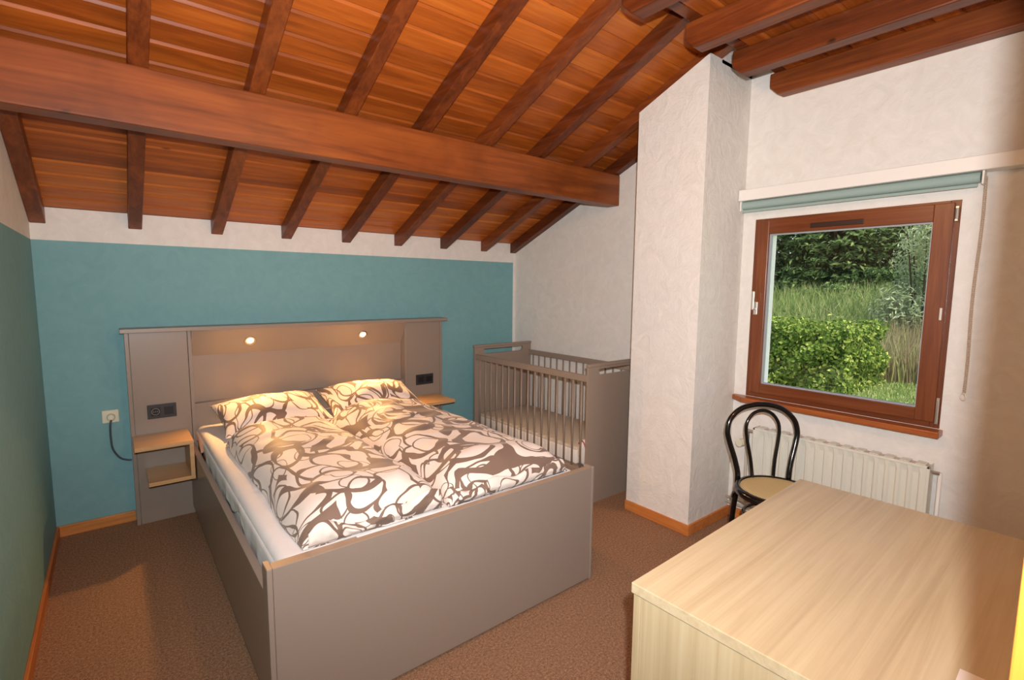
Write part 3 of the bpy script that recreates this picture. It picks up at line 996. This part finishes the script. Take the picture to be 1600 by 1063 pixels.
def duvet(label, x0, x1, y0, y1, T, seed, uvo):
    w_, h_ = x1 - x0, y1 - y0
    root = thing('duvet', label, 'duvet', ((x0 + x1) / 2, (y0 + y1) / 2, MZ), 0, 'swirl print duvets on the bed')
    def outline(s, t):
        wob = 0.016 * N3(t * 2.4, seed, 3.1) if abs(s) > 0.3 else 0.0
        wob *= (abs(s) - 0.3) / 0.7 if abs(s) > 0.3 else 0
        wy = 0.02 * N3(s * 2.0 + 5, seed, 1.7) * max(0, abs(t) - 0.5)
        return (s * w_ / 2 + wob * (1 if s > 0 else -1) + 0.012 * N3(t * 1.5, seed + 4, 0), t * h_ / 2 + wy)
    def top(s, t):
        e = (1 - abs(s) ** 3.2) ** 0.5 * (1 - abs(t) ** 9) ** 0.5
        x, y_ = s * w_ / 2, t * h_ / 2
        big = 0.028 * N3(x * 2.6, y_ * 2.0, seed)
        wr = 0.016 * (1 - abs(N3(x * 3.5 + y_ * 1.2, y_ * 5.5 - x * 2.0, seed + 7))) ** 3
        wr2 = 0.006 * N3(x * 11, y_ * 13, seed + 2)
        head = 0.03 * math.exp(-((t - 0.93) / 0.14) ** 2)
        foot = 0.030 * math.exp(-((t + 0.9) / 0.18) ** 2)
        return max(0.007 + e * (T + big + wr + wr2 + head + foot), 0.006)
    def bot(s, t):
        return 0.003
    soft('duvet_body', 'print', w_, h_, top, bot, 56, 96, outline, root, uvo=uvo)
    # crumpled open hem of the cover along the foot end
    vs, fs, uv = [], [], []
    n, rws = 70, 7
    for i in range(n + 1):
        f = i / n
        for j in range(rws + 1):
            t = j / rws
            x = (-0.46 + 0.92 * f) * w_
            amp = 0.012 * N3(f * 9, t * 2.5, seed + 11) + 0.006 * N3(f * 24, t * 4, seed + 12)
            yv = -h_ / 2 - 0.002 - 0.016 * math.sin(t * PI) * (0.6 + 0.8 * abs(N3(f * 6, 0.3, seed))) - abs(amp)
            z = 0.008 + 0.085 * (1 - t) * (0.75 + 0.5 * N3(f * 5, 1.0, seed + 3)) + abs(amp) * 0.4
            vs.append((x, yv, max(z, 0.004)))
            uv.append((x * 1.1 + uvo[0], -h_ / 2 - 0.1 * t + uvo[1]))
    for i in range(n):
        for j in range(rws):
            a = i * (rws + 1) + j
            fs.append((a, a + 1, a + rws + 2, a + rws + 1))
    me = bpy.data.meshes.new('cover_hem')
    me.from_pydata(vs, [], fs)
    ul = me.uv_layers.new(name='UVMap')
    li = np.zeros(len(me.loops), dtype=np.int32)
    me.loops.foreach_get('vertex_index', li)
    ul.data.foreach_set('uv', np.array(uv)[li].ravel())
    me.polygons.foreach_set('use_smooth', [True] * len(me.polygons))
    me.materials.append(MAT['print'])
    o = bpy.data.objects.new('cover_hem', me)
    C.objects.link(o)
    o.parent = root
    m_ = o.modifiers.new('solid', 'SOLIDIFY')
    m_.thickness = 0.002
    return root
duvet('brown and cream swirl duvet on the half of the bed away from the cot', 0.462, 1.040, 1.735, 3.18, 0.135, 1.3, (0.0, 0.0))
duvet('brown and cream swirl duvet on the half of the bed beside the cot', 1.062, 1.740, 1.718, 3.24, 0.145, 8.9, (2.3, 0.7))

def pillow(label, cx, cy, cz, w_, h_, T, seed, uvo, tilt, rz):
    def outline(s, t):
        return (s * w_ / 2 * (1 - 0.07 * (1 - t * t)), t * h_ / 2 * (1 - 0.08 * (1 - s * s)))
    def prof(s, t):
        e = max(0, (1 - s * s)) ** 0.55 * max(0, (1 - t * t)) ** 0.55
        x, y_ = s * w_ / 2, t * h_ / 2
        return e * (1 + 0.22 * N3(x * 4, y_ * 4, seed)) + 0.05 * e * N3(x * 12, y_ * 9, seed)
    top = lambda s, t: 0.004 + T * 0.72 * prof(s, t)
    bot = lambda s, t: -T * 0.28 * prof(s, t)
    o = soft('pillow', 'print', w_, h_, top, bot, 40, 32, outline, None, (cx, cy, cz), (tilt, 0, rz), uvo)
    tag(o, label, 'pillow', 'swirl print pillows against the headboard')
    return o
pillow('swirl print pillow lit by the lamp at the bedside shelf end of the headboard', 0.800, 3.51, 0.652, 0.66, 0.46, 0.17, 2.0, (5.1, 3.3), math.radians(14), 0.03)
pillow('swirl print pillow lit by the lamp at the cot end of the headboard', 1.480, 3.53, 0.662, 0.68, 0.46, 0.18, 6.0, (7.7, 1.3), math.radians(15), -0.04)

# ------------------------------------------------------------------ cot
CX0, CX1, CY0, CY1, CZ = 2.481, 3.132, 2.257, 3.632, 0.984
cot = thing('baby_cot', 'taupe wooden baby cot with barred sides between bed and pillar', 'cot', ((CX0 + CX1) / 2, (CY0 + CY1) / 2, 0))
def cot_end(y0):
    W_ = CX1 - CX0
    bm = bmesh.new()
    # outline with an oblong hand hole near the top, built as strips
    zt, zh0, zh1 = CZ - 0.018, 0.905, 0.950
    a, b = 0.10, W_ - 0.10
    box(bm, (0, 0, 0), (W_, 0.022, zh0 - 0.0))
    box(bm, (0, 0, zh0), (a, 0.022, zt))
    box(bm, (b, 0, zh0), (W_, 0.022, zt))
    box(bm, (a, 0, zh1), (b, 0.022, zt))
    # rounded corners of the hole
    for (cx, cz, q) in ((a, zh0, 0), (b, zh0, 1)):
        rad = 0.03
        pts = [(cx, cz)]
        for k in range(7):
            ang = k / 6 * PI / 2
            if q == 0:
                pts.append((cx + rad - rad * math.sin(ang), cz + rad - rad * math.cos(ang)))
            else:
                pts.append((cx - rad + rad * math.sin(ang), cz + rad - rad * math.cos(ang)))
        prism(bm, pts, 1, 0.0, 0.022)
    for v_ in bm.verts:
        v_.co += Vector((CX0, y0, 0)) - cot.location
    e = obj('end_panel', bm, 'cot', cot)
    wpart(cot, 'cap_rail', (CX0 - 0.006, y0 - 0.006, CZ - 0.018), (CX1 + 0.004, y0 + 0.028, CZ + 0.004), 'cot', 0.006, e)
cot_end(CY0)
cot_end(CY1 - 0.022)
for xs in (CX0 + 0.004, CX1 - 0.028):
    wpart(cot, 'top_rail', (xs, CY0 + 0.0225, 0.862), (xs + 0.024, CY1 - 0.0225, 0.908), 'cot', 0.004)
    wpart(cot, 'bottom_rail', (xs, CY0 + 0.0225, 0.200), (xs + 0.024, CY1 - 0.0225, 0.245), 'cot', 0.004)
    b0 = None
    for i in range(16):
        yv = CY0 + 0.022 + (CY1 - CY0 - 0.044) * (i + 0.7) / 16.4
        if b0 is None:
            bm = tube(bmesh.new(), [(0, 0, 0.245), (0, 0, 0.862)], 0.0075, 10)
            b0 = obj('bar', bm, 'cot', cot, smooth=True)
            o = b0
        else:
            o = b0.copy()
            C.objects.link(o)
            o.parent = cot
        o.location = (xs + 0.012 - cot.location.x, yv - cot.location.y, 0)
wpart(cot, 'slatted_base', (CX0 + 0.030, CY0 + 0.024, 0.215), (CX1 - 0.030, CY1 - 0.024, 0.245), 'cot', 0.002)
cm = thing('cot_mattress', 'thin beige-topped mattress lying in the baby cot', 'mattress', ((CX0 + CX1) / 2, 2.97, 0.246))
obj('mattress_top', B((-0.288, -0.575, 0.095), (0.288, 0.628, 0.128), 0.014, 3), 'cot_sheet', cm, smooth=True)
obj('mattress_side', B((-0.290, -0.577, 0.0), (0.290, 0.630, 0.112), 0.016, 3), 'cot_side', cm, smooth=True)
# small white bolster with red piping at the near end of the cot
bl = thing('cot_bolster', 'white padded bolster with red piping in the near end of the cot', 'cushion', (2.60, 2.335, 0.246))
obj('padding', lathe(bmesh.new(), [(0.02, -0.09), (0.045, -0.085), (0.052, -0.07), (0.054, 0.0), (0.052, 0.07), (0.045, 0.085), (0.02, 0.09)], 20, (0, 0, 0.10), 'X'), 'cot_side', bl, smooth=True)
bl.children[0].scale = (1, 0.82, 1.75)
bl.children[0].location = (0, 0, -0.072)
obj('piping', tube(bmesh.new(), [(-0.09, 0.040 * math.cos(a * PI / 12), 0.103 + 0.088 * math.sin(a * PI / 12)) for a in range(3, 11)], 0.004, 6), 'red_tape', bl, smooth=True)

# ------------------------------------------------------------------ desk
dk = thing('desk', 'pale oak laminate desk with panel ends beside the doorway', 'desk', (1.013, 0.756, 0), 0.027)
DL, DD, DH = 1.122, 0.70, 0.74
obj('desk_top', B((0, -DD, DH - 0.028), (DL, 0, DH), 0.0018), 'desk_top', dk)
ep = obj('end_panel', B((0.006, -DD + 0.004, 0), (0.030, -0.026, DH - 0.0285), 0.0015), 'desk_side', dk)
obj('end_panel', B((DL - 0.030, -DD + 0.004, 0), (DL - 0.006, -0.026, DH - 0.0285), 0.0015), 'desk_side', dk)
obj('back_panel', B((0.006, -0.0255, 0), (DL - 0.006, -0.004, DH - 0.0285), 0.0015), 'desk_side', dk)
lf = thing('leaflet', 'pale folded leaflet lying on the desk beside the doorway', 'leaflet', (1.195, 0.1115, DH + 0.0005), 0.027)
obj('cover', B((-0.1, -0.0425, 0.0012), (0.1, 0.0425, 0.0022), 0.0003), 'paper', lf)
obj('back_page', B((-0.1, -0.0425, 0.0), (0.1, 0.0425, 0.001), 0.0003), 'paper', lf)

# ------------------------------------------------------------------ bentwood chair
chr_ = thing('bentwood_chair', 'black bentwood chair with a round cane seat beside the radiator', 'chair', (2.652, 1.080, 0), math.atan2(-0.66, 0.75))
half = [(0.152, 0.215, 0.008), (0.146, 0.19, 0.25), (0.138, 0.168, 0.45), (0.150, 0.180, 0.545), (0.182, 0.203, 0.66), (0.190, 0.212, 0.72), (0.170, 0.222, 0.785), (0.105, 0.230, 0.842), (0.0, 0.233, 0.862)]
pts = half + [(-a, b, c) for a, b, c in reversed(half[:-1])]
obj('back_frame', tube(bmesh.new(), catmull(pts, 7), 0.0145, 12), 'chair_black', chr_, smooth=True)
half = [(0.056, 0.172, 0.455), (0.066, 0.186, 0.56), (0.085, 0.202, 0.67), (0.090, 0.209, 0.73), (0.080, 0.214, 0.775), (0.048, 0.219, 0.815), (0.0, 0.221, 0.830)]
pts = half + [(-a, b, c) for a, b, c in reversed(half[:-1])]
obj('inner_hoop', tube(bmesh.new(), catmull(pts, 7), 0.0095, 10), 'chair_black', chr_, smooth=True)
obj('seat_frame', lathe(bmesh.new(), [(0.172, 0.44), (0.196, 0.425), (0.205, 0.432), (0.207, 0.452), (0.200, 0.466), (0.184, 0.468), (0.178, 0.462)], 48, cap=False), 'chair_black', chr_, smooth=True)
obj('cane_seat', lathe(bmesh.new(), [(0.181, 0.446), (0.181, 0.4625), (0.150, 0.466), (0.06, 0.4665)], 48), 'cane', chr_)
for s in (-1, 1):
    obj('leg', tube(bmesh.new(), catmull([(s * 0.130, -0.135, 0.43), (s * 0.145, -0.155, 0.25), (s * 0.165, -0.185, 0.008)], 6), [0.016] * 7 + [0.0125] * 6, 12), 'chair_black', chr_, smooth=True)
obj('stretcher_ring', tube(bmesh.new(), [(0.150 * math.cos(a * PI / 20), 0.012 + 0.160 * math.sin(a * PI / 20), 0.31) for a in range(40)], 0.0085, 8, True), 'chair_black', chr_, smooth=True)
for s in (-1, 1):
    obj('brace', tube(bmesh.new(), catmull([(s * 0.152, 0.19, 0.34), (s * 0.175, 0.12, 0.395), (s * 0.172, 0.06, 0.428)], 5), 0.008, 8), 'chair_black', chr_, smooth=True)

# ------------------------------------------------------------------ ceiling lamp (above the frame, over the foot of the bed)
lmp = thing('ceiling_lamp', 'round glass ceiling lamp hanging under the flat ceiling', 'lamp', (0.95, 0.95, ZF))
obj('ceiling_rose', lathe(bmesh.new(), [(0.05, 0.0), (0.05, -0.02), (0.03, -0.03)], 24), 'white_paint', lmp, smooth=True)
obj('stem', tube(bmesh.new(), [(0, 0, -0.03), (0, 0, -0.14)], 0.008, 8), 'chrome', lmp)
obj('glass_globe', lathe(bmesh.new(), [(0.03, -0.135), (0.08, -0.15), (0.105, -0.19), (0.11, -0.22), (0.10, -0.26), (0.07, -0.30), (0.02, -0.315)], 28), 'lamp_glow', lmp, smooth=True)
ld = bpy.data.lights.new('ceiling_lamp_bulb', 'POINT')
ld.energy = LAMP
ld.color = (1.0, 0.54, 0.24)
ld.shadow_soft_size = 0.05
lo = bpy.data.objects.new('ceiling_lamp_bulb', ld)
C.objects.link(lo)
lo.location = (0.95, 0.95, ZF - 0.37)

# ------------------------------------------------------------------ garden
rng = np.random.default_rng(5)
def gz(x, y_):
    t = np.clip((x - 10.5) / 7.0, 0, 1)
    base = -0.1 + 1.35 * t * t * (3 - 2 * t)
    return base - 0.06 * np.clip(3.2 - y_, 0, 6) * t + 0.03 * np.sin(x * 1.3) * np.cos(y_ * 0.9)
vs, fs = [], []
nx, ny = 60, 50
for i in range(nx + 1):
    for j in range(ny + 1):
        x = XR + 0.31 + (30 - XR) * i / nx
        y_ = -14 + 40 * j / ny
        vs.append((x, y_, float(gz(np.float64(x), np.float64(y_)))))
for i in range(nx):
    for j in range(ny):
        a = i * (ny + 1) + j
        fs.append((a, a + ny + 1, a + ny + 2, a + 1))
g = obj('ground', (vs, fs), 'lawn', smooth=True)
g['kind'] = 'structure'
g['label'] = 'green garden ground outside the window'

def leaves(P, Nrm, size, asp=0.55, jit=0.9):
    """folded leaf quads at points P, roughly facing Nrm."""
    n = len(P)
    nr = Nrm + rng.normal(0, jit, (n, 3)) * 0.6
    nr /= np.linalg.norm(nr, axis=1)[:, None]
    t = rng.normal(0, 1, (n, 3))
    t -= nr * np.sum(t * nr, 1)[:, None]
    t /= np.linalg.norm(t, axis=1)[:, None]
    b = np.cross(nr, t)
    s = size * rng.uniform(0.65, 1.35, n)[:, None]
    V = np.stack([P - t * s, P + b * s * asp + nr * s * 0.15, P + t * s, P - b * s * asp + nr * s * 0.15], 1).reshape(-1, 3)
    F = [(4 * i, 4 * i + 1, 4 * i + 2, 4 * i + 3) for i in range(n)]
    return V.tolist(), F

# clipped hedge
hx0, hx1, hy0, hy1, hz0, hz1 = 8.35, 10.1, 2.56, 6.6, -0.1, 0.93
hg_ = thing('hedge', 'clipped leafy green garden hedge seen through the window', 'hedge', (9.6, 4.4, -0.1))
n = 22000
pick = rng.choice(4, n, p=[0.55, 0.27, 0.14, 0.04])
U, V_ = rng.uniform(0, 1, n), rng.uniform(0, 1, n)
P = np.zeros((n, 3))
Nn = np.zeros((n, 3))
for fidx, (px, py, pz, nn) in enumerate((
        (lambda u, v: hx0 + 0 * u, lambda u, v: hy0 + (hy1 - hy0) * u, lambda u, v: hz0 + (hz1 - hz0) * v, (-1, 0, 0.25)),
        (lambda u, v: hx0 + (hx1 - hx0) * v, lambda u, v: hy0 + (hy1 - hy0) * u, lambda u, v: hz1 + 0 * u, (-0.1, 0, 1)),
        (lambda u, v: hx0 + (hx1 - hx0) * v, lambda u, v: hy0 + 0 * u, lambda u, v: hz0 + (hz1 - hz0) * u, (0, -1, 0.2)),
        (lambda u, v: hx1 + 0 * u, lambda u, v: hy0 + (hy1 - hy0) * u, lambda u, v: hz0 + (hz1 - hz0) * v, (1, 0, 0.2)))):
    m = pick == fidx
    P[m] = np.stack([px(U[m], V_[m]), py(U[m], V_[m]), pz(U[m], V_[m])], 1)
    Nn[m] = nn
bumpy = 0.07 * np.sin(P[:, 1] * 5.1 + P[:, 2] * 3.3) * np.cos(P[:, 2] * 6.7 + P[:, 0] * 3) + 0.05 * np.sin(P[:, 1] * 11 + 1.3 * P[:, 2] * 9)
P += Nn * (bumpy - np.abs(rng.normal(0, 0.11, n)) + 0.03)[:, None]
shoot = rng.uniform(0, 1, n) < 0.05
P[shoot & (pick == 1), 2] += rng.uniform(0, 0.16, int((shoot & (pick == 1)).sum()))
V2, F2 = leaves(P - np.array((9.6, 4.4, -0.1)), Nn, 0.034, 0.6)
lo_ = obj('leaves', (V2, F2), 'hedge', hg_)
lo_['kind'] = 'stuff'
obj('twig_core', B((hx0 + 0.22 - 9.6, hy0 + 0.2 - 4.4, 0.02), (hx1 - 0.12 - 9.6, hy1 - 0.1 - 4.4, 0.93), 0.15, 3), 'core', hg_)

# meadow grass
def blades(n, xr, yr, hgt, wid, mask=None, lean=0.25):
    x = rng.uniform(*xr, n)
    y_ = rng.uniform(*yr, n)
    if mask is not None:
        m = mask(x, y_)
        x, y_ = x[m], y_[m]
    n = len(x)
    z = gz(x, y_)
    h = hgt * rng.uniform(0.5, 1.25, n)
    a = rng.uniform(0, 2 * PI, n)
    ln = rng.normal(0, lean, (n, 2)) * h[:, None]
    w2 = wid * rng.uniform(0.6, 1.4, n)
    b0 = np.stack([x - w2 * np.cos(a), y_ - w2 * np.sin(a), z - 0.01], 1)
    b1 = np.stack([x + w2 * np.cos(a), y_ + w2 * np.sin(a), z - 0.01], 1)
    m0 = np.stack([x + ln[:, 0] * 0.35 + w2 * 0.7 * np.cos(a), y_ + ln[:, 1] * 0.35 + w2 * 0.7 * np.sin(a), z + h * 0.6], 1)
    m1 = np.stack([x + ln[:, 0] * 0.35 - w2 * 0.7 * np.cos(a), y_ + ln[:, 1] * 0.35 - w2 * 0.7 * np.sin(a), z + h * 0.6], 1)
    t = np.stack([x + ln[:, 0], y_ + ln[:, 1], z + h], 1)
    V = np.stack([b0, b1, m0, m1, t], 1).reshape(-1, 3)
    F = []
    for i in range(n):
        k = 5 * i
        F += [(k, k + 1, k + 2, k + 3), (k + 3, k + 2, k + 4)]
    return V.tolist(), F
o = obj('lawn_grass', blades(26000, (6.8, 12.5), (0.6, 3.6), 0.08, 0.008, lambda x, y_: y_ < 2.55 + np.maximum(x - 10, 0) * 0.3), 'grass')
tag(o, 'short bright green lawn grass right of the hedge', 'grass', kind='stuff')
o = obj('meadow_grass', blades(26000, (10.6, 17.5), (2.2, 9.5), 0.62, 0.012, lambda x, y_: y_ > 0.24 * x + 0.1), 'grass')
tag(o, 'tall pale green meadow grass rising behind the hedge', 'grass', kind='stuff')
o = obj('seed_grass', blades(14000, (10.4, 15.0), (1.6, 4.2), 0.66, 0.008, lambda x, y_: (y_ < 0.25 * x + 0.1) & (y_ > 0.16 * x), 0.15), 'seed')
tag(o, 'dry mauve-brown seed grass at the meadow edge', 'grass', kind='stuff')

# spruces behind the meadow
def spruce(label, x, y_, h, rad, seed):
    r_ = np.random.default_rng(seed)
    z0 = float(gz(np.float64(x), np.float64(y_)))
    root = thing('spruce_tree', label, 'tree', (x, y_, z0), 0, 'dark spruces behind the meadow')
    obj('trunk', tube(bmesh.new(), [(0, 0, -0.1), (0, 0, h * 0.5), (0, 0, h)], [0.14, 0.09, 0.02], 8), 'bark', root)
    Ps, Ns = [], []
    nb = 200
    for i in range(nb):
        f = (i / nb) ** 1.25
        zb = 0.15 + f * (h - 0.3)
        L = rad * (1 - f) ** 0.8 * r_.uniform(0.75, 1.1) + 0.12
        a = i * 2.39996 + r_.uniform(-0.3, 0.3)
        m = int(26 + 90 * L / rad)
        t = r_.uniform(0.12, 1, m) ** 0.7
        side = r_.normal(0, 0.16, m) * L * t
        d = L * t
        zz_ = zb - 0.28 * d + 0.16 * d * t + r_.normal(0, 0.05, m) - 0.10 * np.abs(side) - r_.uniform(0, 0.12, m)
        px = d * np.cos(a) - side * np.sin(a)
        py = d * np.sin(a) + side * np.cos(a)
        Ps.append(np.stack([px, py, zz_], 1))
        Ns.append(np.tile((math.cos(a) * 0.5, math.sin(a) * 0.5, 0.8), (m, 1)))
    Pp, Nn_ = np.concatenate(Ps), np.concatenate(Ns)
    V, F = leaves(Pp, Nn_, 0.085, 0.36, 0.7)
    o = obj('needles', (V, F), 'spruce', root)
    o['kind'] = 'stuff'
sp_list = [(16.8, 8.6, 6.8, 1.7, 'leftmost dark spruce tree seen at the handle side of the window'),
           (17.6, 7.0, 7.5, 1.9, 'dark spruce tree, second from the handle side of the window'),
           (16.9, 5.75, 7.0, 1.6, 'dark spruce tree standing in the middle of the window view'),
           (17.8, 4.6, 7.4, 1.8, 'dark spruce tree behind the silvery bush'),
           (19.6, 6.3, 8.2, 2.1, 'taller spruce tree farther back in the gap between the nearer spruces'),
           (19.4, 3.2, 8.0, 2.1, 'spruce tree at the hinge side of the window view'),
           (20.0, 9.4, 8.0, 2.2, 'spruce tree farthest back at the handle side of the view')]
for i, (x, y_, h, r_, lb) in enumerate(sp_list):
    spruce(lb, x, y_, h, r_, 20 + i)

# silvery bush at the right of the view
wb = thing('silvery_bush', 'tall silvery-green bush beside the spruces at the hinge side of the window', 'bush', (13.2, 2.72, 0.3))
n = 9000
dirs = rng.normal(0, 1, (n, 3))
dirs /= np.linalg.norm(dirs, axis=1)[:, None]
cl = rng.integers(0, 14, n)
cc = np.stack([rng.uniform(-0.5, 0.5, 14), rng.uniform(-0.55, 0.5, 14), rng.uniform(0.5, 3.0, 14)], 1)
P = cc[cl] + dirs * (0.5 * rng.uniform(0.55, 1.05, n) ** 0.5)[:, None] * np.array((1, 1, 1.15))
V, F = leaves(P, dirs + np.array((0, 0, 0.4)), 0.05, 0.28, 0.8)
o = obj('leaves', (V, F), 'willow', wb)
o['kind'] = 'stuff'
bm = bmesh.new()
for i in range(6):
    a = i * 1.05
    tube(bm, [(0.06 * math.cos(a), 0.06 * math.sin(a), -0.3), (0.2 * math.cos(a), 0.2 * math.sin(a), 0.7), (0.42 * math.cos(a), 0.42 * math.sin(a), 2.4)], [0.035, 0.025, 0.01], 6)
obj('stems', bm, 'bark', wb)
